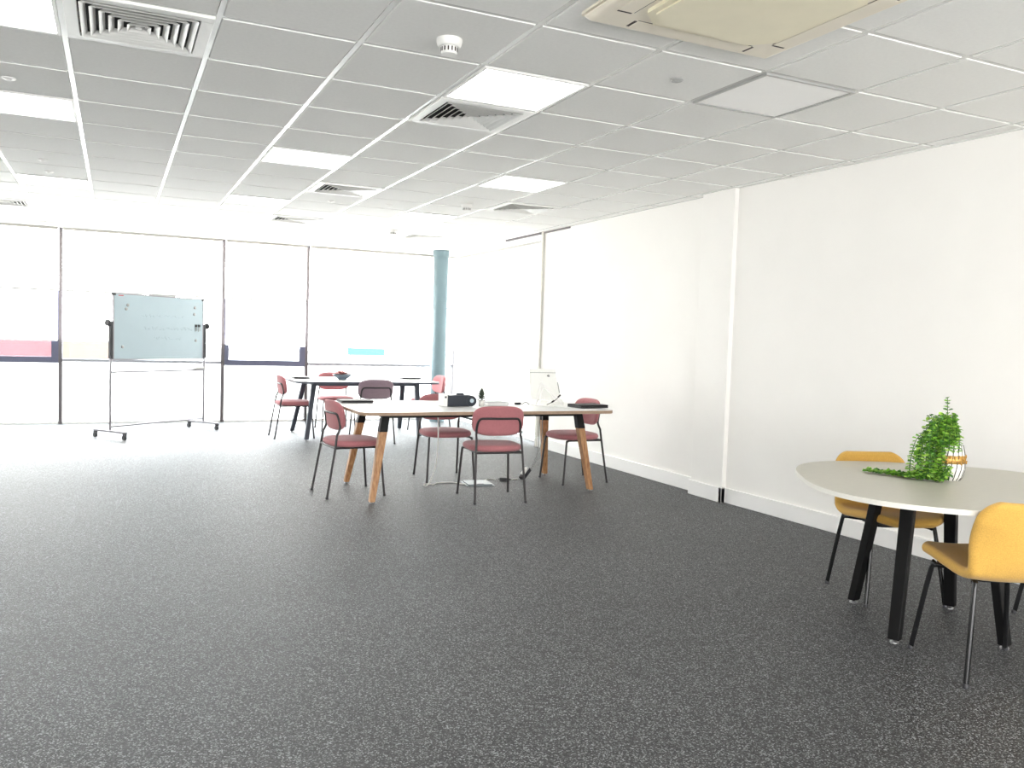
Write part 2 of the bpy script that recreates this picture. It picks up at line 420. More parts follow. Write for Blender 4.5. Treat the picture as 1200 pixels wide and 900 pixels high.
# ------------------------------------------------------------------ vents
vent_proto = None
VL = {(0, 2): 'white four-way ceiling vent touching the bright panel, centre of the ceiling',
      (-3, 1): 'large-looking four-way ceiling vent at the top left, nearest the camera',
      (0, 7): 'four-way ceiling vent in the middle distance between two rows of panels',
      (0, 11): 'small far ceiling vent near the windows above the far meeting table',
      (3, 7): 'four-way ceiling vent close to the right wall beside the hanging detector',
      (3, 12): 'faint far ceiling vent close to the pale blue column',
      (-5, 12): 'far ceiling vent at the left edge near the window wall'}
for q in VENTS:
    loc = (GX + G * (q[0] + .5), GY + G * (q[1] + .5), CH)
    if vent_proto is None:
        t = vent_proto = thing('ceiling_vent', VL[q], 'vent', loc, 0, 'square ceiling vents')
        f = MB(); h = .287; k = .235
        for a, b in (((-h, -h), (h, -k)), ((-h, k), (h, h)), ((-h, -k), (-k, k)), ((k, -k), (h, k))): f.box((a[0], a[1], -.008), (b[0], b[1], .0125))
        f.build('frame', M['vent'], t, bevel=.002)
        f = MB(); f.box((-.24, -.24, .0085), (.24, .24, .0122)); f.build('duct', M['duct'], t)
        for i in range(6):
            s0 = .228 - .036 * i; s1 = s0 - .021
            f = MB(); zo, zi = -.013, .0078; th = .0025
            vo = [(-s0, -s0), (s0, -s0), (s0, s0), (-s0, s0)]; vi = [(-s1, -s1), (s1, -s1), (s1, s1), (-s1, s1)]
            vs = [(x, y, zo) for x, y in vo] + [(x, y, zi) for x, y in vi] + [(x * (1 - th / s0), y * (1 - th / s0), zo - .0002) for x, y in vo] + [(x * (1 - th / s1), y * (1 - th / s1), zi - .002) for x, y in vi]
            fs = []
            for a in range(4):
                b = (a + 1) % 4
                fs += [(a, b, 4 + b, 4 + a), (8 + a, 12 + a, 12 + b, 8 + b), (a, 8 + a, 8 + b, b), (4 + a, 4 + b, 12 + b, 12 + a)]
            f.add(vs, fs); f.build('louver', M['vent'], t)
        f = MB(); f.box((-.014, -.014, -.008), (.014, .014, .008)); f.build('centre_cap', M['vent'], t)
    else:
        copy_thing(vent_proto, VL[q], loc, 0)

# ------------------------------------------------------------------ air conditioning cassette
ax, ay = (AC[0] + AC[2]) / 2, (AC[1] + AC[3]) / 2
t = thing('air_conditioner', 'cream ceiling cassette air conditioner at the top right', 'air conditioner', (ax, ay, CH))
H = .475
f = MB(); f.prism(rrect(-H, -H, H, H, .018), -.010, .012, smooth=True); f.build('flange', M['ac'], t, bevel=.004)
f = MB()
h0, h1 = H - .004, H - .030
f.hexa([(-h1, -h1, -.036), (h1, -h1, -.036), (h1, h1, -.036), (-h1, h1, -.036)], [(-h0, -h0, -.0098), (h0, -h0, -.0098), (h0, h0, -.0098), (-h0, h0, -.0098)])
f.build('fascia', M['ac'], t, bevel=.012, seg=3)
oct_ = lambda a, c: [(a, -a + c), (a, a - c), (a - c, a), (-a + c, a), (-a, a - c), (-a, -a + c), (-a + c, -a), (a - c, -a)]
f = MB(); f.prism(oct_(.318, .085), -.050, -.0355); f.build('grille_surround', M['ac2'], t, bevel=.010, seg=3)
f = MB(); f.prism(oct_(.290, .075), -.056, -.0498); f.build('grille_panel', M['ac2'], t, bevel=.005)
for k in range(4):
    R_ = Matrix.Rotation(k * pi / 2, 4, 'Z')
    f = MB(); f.box((-.285, .345, -.0385), (.285, .415, -.0355), xf=R_); f.build('air_flap', M['ac'], t, bevel=.0025)
    f = MB(); f.box((-.298, .350, -.0372), (-.2855, .412, -.0356), xf=R_); f.build('slot', M['slot'], t)
    f = MB(); f.box((.2855, .350, -.0372), (.298, .412, -.0356), xf=R_); f.build('slot', M['slot'], t)
    f = MB(); f.box((-.285, .3405, -.0366), (.285, .3445, -.0356), xf=R_); f.build('slot', M['slot'], t)

# ------------------------------------------------------------------ smoke detectors, discs
def detector(label, x, y):
    t = thing('smoke_detector', label, 'smoke detector', (x, y, CH - .002), 0, 'ceiling smoke detectors')
    f = MB(); f.lathe([(.056, 0), (.056, -.012), (.052, -.028), (.045, -.034)], 32); f.build('base', M['plastic'], t)
    f = MB(); f.lathe([(.036, -.0338), (.036, -.058), (.03, -.064)], 32); f.build('sensor_head', M['plastic'], t)
    f = MB()
    for k in range(14):
        f.box((-.003, .0345, -.056), (.003, .0375, -.038), xf=Matrix.Rotation(2 * pi * k / 14, 4, 'Z'))
    f.build('slot', M['slot'], t)
    return t
detector('white smoke detector with slotted head, nearest one at the top of the view', 1.315, 3.55)
detector('small smoke detector hanging by the vent near the right wall', GX + G * 2.55, GY + G * 7.65)
detector('tiny far smoke detector near the windows above the table', GX + G * 2.55, GY + G * 11.7)
def disc(label, u, v, r=.034, grey=True):
    t = thing('ceiling_sensor', label, 'sensor', (GX + G * u, GY + G * v, CH - .002), 0, 'small round ceiling sensors')
    f = MB(); f.lathe([(r, 0), (r, -.004), (r * .8, -.008), (r * .45, -.008)], 28); f.build('rim', M['greyplastic'] if grey else M['trimw'], t)
    f = MB(); f.lathe([(r * .44, -.0079), (r * .4, -.013), (0.0001, -.015)], 20); f.build('button', M['greyplastic'] if grey else M['trimw'], t)
disc('grey round sensor button on the tile by the air conditioner', 1.51, .51)
disc('white disc on the tile in front of the left edge light', -3.51, 3.5, grey=False)
disc('white disc on the tile above the whiteboard, nearer of the pair', -3.52, 7.6, grey=False)
disc('white disc on the tile above the whiteboard, nearer the light', -3.51, 8.55, grey=False)
disc('tiny white disc on the ceiling behind the middle vent', .56, 8.7, grey=False)
disc('tiny white disc on the ceiling left of the hanging smoke detector', 1.49, 8.5, grey=False)

# ------------------------------------------------------------------ window wall
XM = [-5.0, -2.66, -.645, 1.375, 2.545, 4.86]
SASH = {2, 4}
ZT, ZM, ZB = .85, 1.75, 1.095
for i in range(5):
    xa, xb = XM[i], XM[i + 1]
    wnd = thing('window_%d' % (i + 1), ['full height glazed bay outside the view on the far left', 'floor to ceiling window bay at the left edge of the view',
        'floor to ceiling window bay behind the whiteboard', 'narrow window bay with dark opening sash right of the whiteboard', 'wide window bay behind the far meeting table and column'][i], 'window', (0, YB, 0), 0, None, 'structure')
    has = i in (1, 3)
    f = MB(); f.box((xb - .022, -.045, 0), (xb + .022, .07, CH - .055)); f.build('mullion', M['mull'], wnd)
    f = MB(); f.box((xa + .022, -.02, ZT - .028), (xb - .022, .05, ZT + .012)); f.build('transom', M['trans'], wnd)
    f = MB(); f.box((xa + .022, -.02, 0), (xb - .022, .05, .03)); f.build('bottom_rail', M['trimw'], wnd)
    f = MB(); f.box((xa + .022, .012, .03), (xb - .022, .020, ZT - .03)); f.box((xa + .022, .012, ZT + .012), (xb - .022, .020, CH - .055)); f.build('pane', M['glass'], wnd)
    if has:
        s_ = MB()
        x0, x1 = xa + .022, xb - .022
        s_.box((x0, -.05, ZT - .045), (x1, -.021, ZT + .035)); s_.box((x0, -.05, ZT + .035), (x0 + .06, -.021, ZM)); s_.box((x1 - .085, -.05, ZT + .035), (x1, -.021, ZM)); s_.box((x0 + .06, -.05, ZM - .06), (x1 - .085, -.021, ZM))
        s_.build('sash_frame', M['sash'], wnd, bevel=.003)
    bl = thing('roller_blind', ['pale roller blind on the bay outside the view', 'pale glowing roller blind on the leftmost window bay', 'pale glowing roller blind behind the whiteboard',
        'pale glowing roller blind on the narrow bay between two dark mullions', 'pale glowing roller blind on the wide bay by the column'][i], 'blind', (0, YB - .07, 0), 0, 'roller blinds on the window wall')
    xa2, xb2 = xa + .026, xb - .026
    f = MB(); f.box((xa2, -.028, CH - .085), (xb2, .012, CH - .0555)); f.build('headrail', M['rail'], bl, bevel=.004)
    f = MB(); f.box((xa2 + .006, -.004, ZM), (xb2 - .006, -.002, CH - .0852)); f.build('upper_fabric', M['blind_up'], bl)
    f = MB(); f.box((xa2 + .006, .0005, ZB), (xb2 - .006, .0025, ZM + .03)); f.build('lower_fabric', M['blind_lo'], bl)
    f = MB(); f.tube([(xa2 + .006, -.004, ZM), (xb2 - .006, -.004, ZM)], .010, 8); f.build('transom_shade_bar', M['greyplastic'], bl)  # bar stands for the shade of a transom behind the blind
    f = MB(); f.tube([(xa2 + .006, .001, ZB), (xb2 - .006, .001, ZB)], .007, 8); f.build('bottom_bar', M['plastic'], bl)
# side window in the recess of the right wall
wnd = thing('window_6', 'side window in the right wall recess beyond the white display', 'window', (4.90, 0, 0), 0, None, 'structure')
f = MB(); f.box((0, 9.225, 0), (.06, 12.5, .04)); f.box((0, 9.225, .82), (.06, 12.5, .87)); f.box((0, 9.225, CH - .06), (.06, 12.5, CH)); f.build('frame', M['trimw'], wnd)
f = MB(); f.box((.03, 9.225, .04), (.038, 12.5, CH - .06)); f.build('pane', M['glass'], wnd)
bl = thing('roller_blind', 'white roller blind on the side window right of the pale blue column', 'blind', (4.875, 0, 0), 0, 'roller blinds on the window wall')
f = MB(); f.box((-.02, 9.24, CH - .085), (.012, 12.44, CH - .056)); f.build('headrail', M['rail'], bl, bevel=.004)
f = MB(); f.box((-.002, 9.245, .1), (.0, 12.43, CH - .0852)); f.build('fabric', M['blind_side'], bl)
f = MB(); f.tube([(-.001, 9.245, .1), (-.001, 12.43, .1)], .008, 8); f.build('bottom_bar', M['plastic'], bl)

# round column
m = MB(); m.lathe([(.112, 0), (.112, CH - .03)], 48); 
c = m.build('column', M['column'], loc=(4.50, 12.24, 0)); tag(c, 'pale blue round column by the far right window corner', 'column', kind='structure')
m = MB(); m.lathe([(.113, 2.52), (.122, 2.53), (.122, CH - .002)], 48); m.build('collar', M['column'], c)

# added unseen windows, their glowing blinds brighten the right wall and chairs
for i, (xa, xb) in enumerate(((-4.6, -1.7), (-1.3, 1.6), (2.0, 4.8))):
    wnd = thing('window_%d' % (7 + i), 'added fill light window in the unseen wall behind the camera', 'window', (0, YF, 0), 0, None, 'structure')
    f = MB()
    for a, b in (((xa, 0, .0), (xb, .02, .06)), ((xa, 0, 2.3), (xb, .02, 2.36)), ((xa, 0, .06), (xa + .06, .02, 2.3)), ((xb - .06, 0, .06), (xb, .02, 2.3))): f.box(a, b)
    f.build('frame', M['sash'], wnd)
    f = MB(); f.box((xa + .06, .005, .06), (xb - .06, .012, 2.3)); f.build('fill_blind', M['rear_fill'], wnd)

# outside
m = MB(); m.box((-8, YB + 1.6, -.25), (12, YB + 1.75, .77)); m.box((-8, YB + 1.57, .77), (12, YB + 1.78, .80))  # added screen, hides the hoarding and gives the lower panes their blown-out white
tag(m.build('whiteout_screen', M['pave']), 'low pale screen added outside to keep the lower panes white', 'wall', kind='structure')
m = MB(); m.box((-40, YB + .3, -.4), (40, 70, -.25)); tag(m.build('pavement', M['pave']), 'pale paving outside the windows', 'pavement', kind='structure')
t = thing('hoarding', 'red and peach hoarding seen under the blinds outside the left windows', 'hoarding', (0, 22, -.25))
f = MB(); f.box((-6, 0, 0), (-1.25, .12, 1.75)); f.build('red_panel', M['hoard'], t)
f = MB(); f.box((-1.2, .02, 0), (-.05, .14, 1.72)); f.build('peach_panel', M['peach'], t)
f = MB()
for x in (-6, -3.6, -1.27, -.08): f.box((x, .15, 0), (x + .08, .25, 1.8))
f.build('post', M['mull'], t)
t = thing('sign_board', 'turquoise sign board outside below the blind of the wide window', 'sign', (6.05, 22, -.25))
f = MB(); f.box((-.5, 0, .98), (.5, .05, 1.24)); f.build('panel', M['sign'], t, bevel=.01)
for x in (-.42, .42):
    f = MB(); f.tube([(x, .08, 0), (x, .08, 1.2)], .03, 10); f.build('post', M['plastic'], t)

# ------------------------------------------------------------------ upholstered tube chairs (front = +y)
def make_chair(label, fabric, group):
    t = thing('upholstered_chair', label, 'chair', (0, 0, 0), 0, group)
    f = MB(); f.pad(.228, .222, 3.0, .052, .024, fn=lambda p: Vector((p.x, p.y + .03, .430 + p.z - .10 * max(0, p.y - .10) ** 1.6)), crown=.008)
    f.build('seat', fabric, t)
    def bend(p):   # pad plane -> upright, wraps slightly forward at the sides
        x, h, d_ = p.x, p.y, p.z
        return Vector((x * (1 - .35 * x * x), -.150 - .14 * h + d_ * .98 + .75 * x * x, .652 + h))
    f = MB(); f.pad(.222, .122, 3.4, .040, .019, fn=bend); f.build('backrest', fabric, t)
    fr = MB()
    r = .0095
    for s in (-1, 1):
        fr_ = MB()
        pts = [(s * .225, .238, 0), (s * .205, .205, .36), (s * .200, .195, .392), (s * .190, .165, .399), (s * .178, .10, .398)]
        fr_.tube(bez(pts, 4), r, 10); lg = fr_.build('leg', M['tube'], t)
        g = MB(); g.lathe([(.0115, -.001), (.0115, .012), (.0096, .016)], 12, xf=Matrix.Translation((s * .225, .238, 0.001))); g.build('foot_glide', M['dark'], lg)
        fr_ = MB()
        pts = [(s * .213, -.238, 0), (s * .196, -.172, .40), (s * .190, -.158, .50)]
        fr_.tube(pts, r, 10); lg = fr_.build('leg', M['tube'], t)
        g = MB(); g.lathe([(.0115, -.001), (.0115, .012), (.0096, .016)], 12, xf=Matrix.Translation((s * .213, -.238, 0.001))); g.build('foot_glide', M['dark'], lg)
    f = MB()
    yb = lambda x, z: -.172 - .14 * (z - .652) + .75 * x * x - .0
    loop = [(-.190, -.158, .50), (-.186, yb(.186, .56) - .0, .56), (-.180, yb(.18, .63), .632), (-.160, yb(.16, .668), .666), (-.12, yb(.12, .672), .672), (0, yb(0, .672), .672),
            (.12, yb(.12, .672), .672), (.160, yb(.16, .668), .666), (.180, yb(.18, .63), .632), (.186, yb(.186, .56), .56), (.190, -.158, .50)]
    f.tube(bez(loop, 5), r, 10); f.build('back_frame', M['tube'], t)
    f = MB(); f.tube([(-.196, -.172, .398), (.196, -.172, .398)], r * .95, 10)
    for s in (-1, 1): f.tube([(s * .19, -.170, .398), (s * .178, .11, .398)], r * .95, 10)
    f.build('seat_frame', M['tube'], t)
    return t
GC1 = 'dusty rose chairs around the white table'; GC2 = 'chairs around the far meeting table'
c1 = make_chair('dusty rose chair at the left end of the white table, side on', M['pink'], GC1)
c1.location = (1.748, 6.842, 0); c1.rotation_euler = (0, 0, radians(-86))
copy_thing(c1, 'dusty rose chair on the far side of the white table behind the projector', (2.772, 7.335, 0), radians(177))
copy_thing(c1, 'dusty rose chair with its back to the camera in front of the white table', (2.812, 6.303, 0), radians(-6))
copy_thing(c1, 'dusty rose chair at the right end of the white table behind the laptop', (3.925, 6.915, 0), radians(91))
f1 = copy_thing(c1, 'pale pink chair at the left end of the far meeting table', (2.00, 10.68, 0), radians(-90)); f1['group'] = GC2
o = copy_thing(c1, 'pink chair on the window side of the far table behind the bowl', (2.72, 11.42, 0), radians(180)); o['group'] = GC2
o = copy_thing(c1, 'bright pink chair at the right end of the far table by the column', (3.93, 10.98, 0), radians(90)); o['group'] = GC2
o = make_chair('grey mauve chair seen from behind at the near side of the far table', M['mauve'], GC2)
o.location = (2.845, 10.00, 0); o.rotation_euler = (0, 0, 0)

# ------------------------------------------------------------------ meeting tables
def make_table(name, label, x0, y0, x1, y1, zt, feet, wooden, topm, edgem):
    cx, cy = (x0 + x1) / 2, (y0 + y1) / 2
    t = thing(name, label, 'table', (cx, cy, 0))
    f = MB(); f.prism(rrect(x0 - cx, y0 - cy, x1 - cx, y1 - cy, .10, 8), zt - .026, zt, 0, 1, True); f.build('tabletop', [topm, edgem], t, bevel=.002)
    f = MB()
    ins = .16
    for yy in (y0 + .25 - cy, y1 - .25 - cy): f.box((x0 + ins + .10 - cx, yy - .02, zt - .066), (x1 - ins - .10 - cx, yy + .02, zt - .0262))
    for xx in (x0 + .26 - cx, x1 - .26 - cx): f.box((xx - .02, y0 + .23 - cy, zt - .066), (xx + .02, y1 - .23 - cy, zt - .0262))
    f.build('under_frame', M['black'] if wooden else M['steel'], t)
    for fx, fy in feet:
        sx = 1 if fx > cx else -1; sy = 1 if fy > cy else -1
        tx, ty = (x1 - .25 if sx > 0 else x0 + .26), (y1 - .24 if sy > 0 else y0 + .25)
        a = Vector((fx - cx, fy - cy, .012)); b = Vector((tx - cx, ty - cy, zt - .0265))
        def ring(p, hx, hy): return [(p.x - hx, p.y - hy, p.z), (p.x + hx, p.y - hy, p.z), (p.x + hx, p.y + hy, p.z), (p.x - hx, p.y + hy, p.z)]
        mid = a.lerp(b, .80)
        f = MB()
        if wooden:
            f.hexa(ring(a, .022, .026), ring(mid, .032, .034)); lg = f.build('leg', M['wood'], t, bevel=.006)
            g = MB(); g.hexa(ring(a.lerp(b, .785), .0335, .0355), ring(b, .030, .030)); g.build('leg_bracket', M['black'], lg, bevel=.004)
        else:
            f.hexa(ring(a, .026, .026), ring(b, .03, .03)); lg = f.build('leg', M['steel'], t, bevel=.006)
        g = MB(); g.lathe([(.018, .0005), (.018, .006), (.008, .008), (.008, .014)], 14, xf=Matrix.Translation((a.x, a.y, 0))); g.build('levelling_foot', M['foot'], lg)
    return t
TX0, TY0, TX1, TY1, TZ = 1.69, 6.235, 3.95, 7.37, .72
make_table('meeting_table', 'white topped table with splayed oak legs in the middle of the room', TX0, TY0, TX1, TY1, TZ,
           [(1.815, 6.352), (1.85, 7.29), (3.795, 6.384), (3.80, 7.265)], True, M['top_white'], M['top_edge'])
FX0, FY0, FX1, FY1 = 1.965, 10.20, 3.80, 11.27
make_table('meeting_table', 'far white topped table with slate grey legs near the windows', FX0, FY0, FX1, FY1, TZ,
           [(2.105, 10.27), (2.11, 11.22), (3.58, 10.38), (3.60, 11.3)], False, M['top_white'], M['steel'])

# ------------------------------------------------------------------ soft-square table and mustard chairs
RC = Vector((3.59, 2.69)); RZ = .70
t = thing('cafe_table', 'soft-square grey topped table with four black blade legs', 'table', (RC.x, RC.y, 0))
th0 = radians(55.2); a_, n_ = .697, 2.67
ol = []
for k in range(120):
    q = 2 * pi * k / 120; c_, s_ = cos(q), sin(q)
    u = a_ * abs(c_) ** (2 / n_) * (1 if c_ >= 0 else -1); v = a_ * abs(s_) ** (2 / n_) * (1 if s_ >= 0 else -1)
    ol.append((u * cos(th0) - v * sin(th0), u * sin(th0) + v * cos(th0)))
f = MB(); f.prism(ol, RZ - .022, RZ, 0, 1, True); f.build('tabletop', [M['top_grey'], M['edge_grey']], t, bevel=.0025)
FC = Vector((3.557, 2.786))
f = MB(); f.box((-.22, -.025, RZ - .05), (.22, .025, RZ - .0222), xf=T(FC.x - RC.x, FC.y - RC.y, 0, radians(10))); f.box((-.025, -.22, RZ - .05), (.025, .22, RZ - .0222), xf=T(FC.x - RC.x, FC.y - RC.y, 0, radians(10)))
f.build('under_frame', M['black'], t)
for (fx, fy), k in (((3.497, 3.161), .32), ((3.201, 2.651), .24), ((3.908, 2.913), .25), ((3.623, 2.418), .30)):
    p = Vector((fx, fy)); q = p.lerp(FC, k)
    dr = (p - FC).normalized(); tg = Vector((-dr.y, dr.x))
    def ring(c, z, hw, ht):
        c = c - RC
        return [(*(c + tg * sx * hw + dr * sy * ht), z) for sx, sy in ((-1, -1), (1, -1), (1, 1), (-1, 1))]
    f = MB(); f.hexa(ring(p, .016, .026, .020), ring(q, RZ - .0222, .030, .022)); lg = f.build('leg', M['black'], t, bevel=.004)
    g = MB(); g.lathe([(.020, .0005), (.020, .006), (.007, .009), (.007, .017)], 16, xf=Matrix.Translation((p.x - RC.x, p.y - RC.y, 0))); g.build('levelling_foot', M['foot'], lg)

def make_shell_chair(label):
    t = thing('shell_chair', label, 'chair', (0, 0, 0), 0, 'mustard shell chairs at the grey table')
    prof = bez([(0, .265, .428), (0, .235, .449), (0, .14, .449), (0, .0, .432), (0, -.11, .424), (0, -.175, .443), (0, -.212, .50), (0, -.232, .58), (0, -.246, .67), (0, -.258, .745)], 16)
    L_ = [0]
    for i in range(1, len(prof)): L_.append(L_[-1] + (prof[i] - prof[i - 1]).length)
    tot = L_[-1]; n = len(prof); ns = 36
    mid = []; eds = []
    def rd(wd, dd, r): return wd if dd >= r else wd - r + sqrt(max(0, r * r - (r - dd) ** 2))
    for i, p in enumerate(prof):
        d0 = L_[i]; d1 = tot - d0; wd = .225
        wv = min(rd(wd, d0 + .004, .17), rd(wd - .014, d1 + .003, .11))
        back = max(0, min(1, (p.z - .45) / .2)); seat = 1 - back
        tn = (prof[min(i + 1, n - 1)] - prof[max(i - 1, 0)]).normalized(); nr = Vector((0, -tn.z, tn.y))
        if nr.y < 0 and back > .5: nr = -nr
        if nr.z < 0 and back <= .5: nr = -nr
        row = []; er = []
        for k in range(ns + 1):
            s_ = sin((-1 + 2 * k / ns) * pi / 2); x = s_ * wv
            row.append(Vector((x, p.y, p.z)) + nr * ((.055 * back + .018 * seat + .03 * 4 * back * seat) * (x / .225) ** 2))
            er.append(min((1 - abs(s_)) * wv, d0, d1))
        mid.append(row); eds.append(er)
    top_ = []; bot_ = []
    for i in range(n):
        for k in range(ns + 1):
            a_v = mid[min(i + 1, n - 1)][k] - mid[max(i - 1, 0)][k]; b_v = mid[i][min(k + 1, ns)] - mid[i][max(k - 1, 0)]
            nn = b_v.cross(a_v)
            nn = nn.normalized() if nn.length > 1e-9 else Vector((0, 0, 1))
            e_ = max(0, min(1, eds[i][k] / .024)); hh = .022 * sqrt(max(0, 1 - (1 - e_) ** 2))
            top_.append(mid[i][k] + nn * hh); bot_.append(mid[i][k] - nn * hh)
    fs = []
    NV = n * (ns + 1)
    for i in range(n - 1):
        for k in range(ns):
            q = (i * (ns + 1) + k, i * (ns + 1) + k + 1, (i + 1) * (ns + 1) + k + 1, (i + 1) * (ns + 1) + k)
            fs.append(q); fs.append(tuple(NV + j for j in reversed(q)))
    f = MB(); f.add(top_ + bot_, fs, 0, True)
    o = f.build('shell', M['yellow'], t)
    wm = o.modifiers.new('weld', 'WELD'); wm.merge_threshold = .0004
    # piped seam down the back of the shell
    f = MB(); f.tube(bez([(.150, -.276, .66), (.152, -.262, .58), (.150, -.241, .50), (.142, -.205, .437), (.13, -.165, .412)], 6), .0022, 6); f.build('seam', M['seam'], o)
    for s in (-1, 1):
        for top, bot in ((.2, .15), (-.2, -.16)):
            f = MB(); f.tube(bez([(s * .215, .215 if top > 0 else -.215, 0), (s * .172, .162 if top > 0 else -.162, .375), (s * .162, .145 if top > 0 else -.145, .396), (s * .14, .11 if top > 0 else -.10, .401), (s * .08, .06 if top > 0 else -.05, .402)], 5), .0105, 12)
            lg = f.build('leg', M['blacktube'], t)
            g = MB(); g.lathe([(.0125, .0005), (.0125, .014), (.0106, .018)], 12, xf=Matrix.Translation((s * .215, .215 if top > 0 else -.215, 0))); g.build('foot_glide', M['dark'], lg)
    f = MB(); f.prism(rrect(-.11, -.09, .11, .10, .03), .390, .404); f.build('seat_plate', M['black'], t)
    return t
def face(d): return atan2(-d[0], d[1])
y1 = make_shell_chair('mustard shell chair between the grey table and the wall')
y1.location = (3.765, 3.205, 0); y1.rotation_euler = (0, 0, face((-.34, -.94)))
copy_thing(y1, 'mustard shell chair nearest the camera with its back turned, at the right edge', (3.325, 2.292, 0), face((.39, .92)))
copy_thing(y1, 'mustard shell chair mostly out of frame with only one black leg showing', (4.30, 2.47, 0), face((-.94, .33)))

# ------------------------------------------------------------------ trailing plant in the vase
V = Vector((3.672, 2.79, RZ)); nv = Vector((V.x, V.y, 0)).normalized(); rt = Vector((nv.y, -nv.x, 0))
t = thing('potted_plant', 'trailing green plant in a white striped vase on the grey table', 'plant', (V.x, V.y, V.z + .0005))
def vr(z): # vase radius
    P = [(0, .050), (.02, .063), (.06, .073), (.11, .073), (.15, .064), (.175, .058)]
    for (a, b), (c, d) in zip(P, P[1:]):
        if z <= c: return b + (d - b) * (z - a) / (c - a)
    return P[-1][1]
zs = [0, .006] + [.01 * i for i in range(1, 21)]
f = MB(); f.lathe([(.0001, 0.0), (.045, 0)] + [(vr(z), z) for z in sorted(set(zs)) if z < .176] + [(.052, .175), (.050, .165), (.0001, .163)], 48); vase = f.build('vase', M['vase'], t)
f = MB()
for k in range(18):
    q = 2 * pi * k / 18
    f.tube([((vr(z) - .0005) * cos(q + z * 1.6), (vr(z) - .0005) * sin(q + z * 1.6), z) for z in [.004 + .012 * i for i in range(15)]], .0026, 6)
f.build('stripe', M['stripe'], vase)
f = MB(); f.lathe([(vr(.085), .085), (vr(.085) + .0015, .088), (vr(.105) + .002, .105), (vr(.12) + .0015, .122), (vr(.125), .125)], 48)
for k in range(44):
    q = 2 * pi * k / 44; z_ = .094 + .022 * (k % 2) + .004 * sin(k * 2.1)
    f.lathe([(.0001, -.012), (.0035, -.008), (.0045, 0), (.003, .008), (.0001, .012)], 7, xf=Matrix.Translation((cos(q) * (vr(z_) + .0012), sin(q) * (vr(z_) + .0012), z_)) @ Matrix.Rotation(.5 * sin(k * 1.7), 4, 'X'))
f.build('gold_band', M['gold'], vase)
leaves = MB(); stems = MB()
rng = random.Random(11)
def leaf(p, d, up, L_):
    d = d.normalized(); sd = d.cross(up)
    if sd.length < 1e-4: sd = d.cross(Vector((1, 0, 0)))
    sd.normalize(); nn = sd.cross(d).normalized(); W = L_ * .42
    vs = [p, p + d * L_ * .3 + sd * W * .85 + nn * .0015, p + d * L_ * .68 + sd * W + nn * .001, p + d * L_ - nn * .002, p + d * L_ * .68 - sd * W + nn * .001, p + d * L_ * .3 - sd * W * .85 + nn * .0015, p + d * L_ * .45 - nn * .0025]
    leaves.add(vs, [(0, 1, 6), (1, 2, 6), (2, 3, 6), (3, 4, 6), (4, 5, 6), (5, 0, 6)], 0, False)
def strand(pts, step=.010, size=.022, zmin=.006):
    P = bez(pts, 10)
    stems.tube(P, .0016, 5)
    acc = 0; k = 0
    for i in range(1, len(P)):
        seg = P[i] - P[i - 1]; acc += seg.length
        if acc < step: continue
        acc = 0; k += 1
        tn = seg.normalized()
        base = rng.random() * 6.28
        for s in (0, pi):
            a = Vector((cos(base + s), sin(base + s), rng.uniform(-.3, .5)))
            dd = (a - tn * a.dot(tn) * .6 + tn * .35).normalized()
            L_ = size * rng.uniform(.7, 1.25)
            p = P[i].copy()
            end = p + dd * L_
            if end.z < zmin: dd.z += (zmin - end.z) / L_ + .15; dd.normalize()
            if p.z < zmin: p.z = zmin
            leaf(p, dd, Vector((rng.uniform(-.5, .5), rng.uniform(-.5, .5), 1)), L_)
    
def W(u, w_, z): return rt * u + nv * w_ + Vector((0, 0, z))
# tall sprig
strand([W(0, 0, .17), W(-.01, 0, .26), W(-.018, 0, .33), W(-.022, 0, .395)], .013, .023)
for (u, w_, h) in ((-.07, .01, .30), (-.095, -.02, .315), (-.045, .03, .31), (.012, .0, .31), (.022, -.02, .30), (-.03, -.03, .29), (-.11, .0, .28)):
    strand([W(u * .2, w_ * .2, .17), W(u * .6, w_ * .6, .25), W(u, w_, h)], .011)
# hanging strands over the rim, mostly to the left and front
for k in range(40):
    tq = rng.random()
    u = -.155 + .20 * tq + rng.uniform(-.012, .012)
    w_ = -.015 - .11 * rng.random() * (1 if u < 0 else .55)
    if rng.random() < .25: w_ = abs(w_) * .7
    top = .25 + rng.random() * .065 - .18 * max(0, u - .0) - .05 * max(0, -u - .11) / .04
    end = rng.uniform(.02, .14) if u < -.01 else rng.uniform(.10, .20)
    if u < -.05 and rng.random() < .6: end = .015
    strand([W(u * .12, w_ * .12, .165), W(u * .45, w_ * .45, top), W(u * .85, w_ * .85, top * .86), W(u * 1.0, w_ * 1.05, (top + end) / 2), W(u * 1.03, w_ * 1.1, end)], .0105)
# strands lying along the table top
for k in range(20):
    du = rng.uniform(-.035, .035); ln = [1, .95, .8, .7, .6, .5][k % 6]
    e = Vector((3.435, 3.075, 0)) - Vector((V.x, V.y, 0)); pe = e * ln
    sd = Vector((-e.y, e.x, 0)).normalized()
    q0 = W(-.05 + du, -.09 + du, .05)
    b1 = W(-.12 + du, -.10 + .5 * du, .016)
    strand([W(-.02, -.02, .18), W(-.06 + du, -.06, .19), q0, b1, b1.lerp(pe, .5) + sd * (du * .8) + Vector((0, 0, .004)), pe + sd * du * .5 + Vector((0, 0, .012))], .0095)
# mound at the foot of the vase, left and front
for k in range(16):
    u0 = rng.uniform(-.17, .0); w0 = rng.uniform(-.13, -.07)
    strand([W(u0 + .03, w0 + .03, rng.uniform(.03, .09)), W(u0, w0, .025), W(u0 - .03, w0 - .015, .012)], .010)
stems.build('stem', M['stem'], t)
fo = leaves.build('foliage', M['leaf'], t)

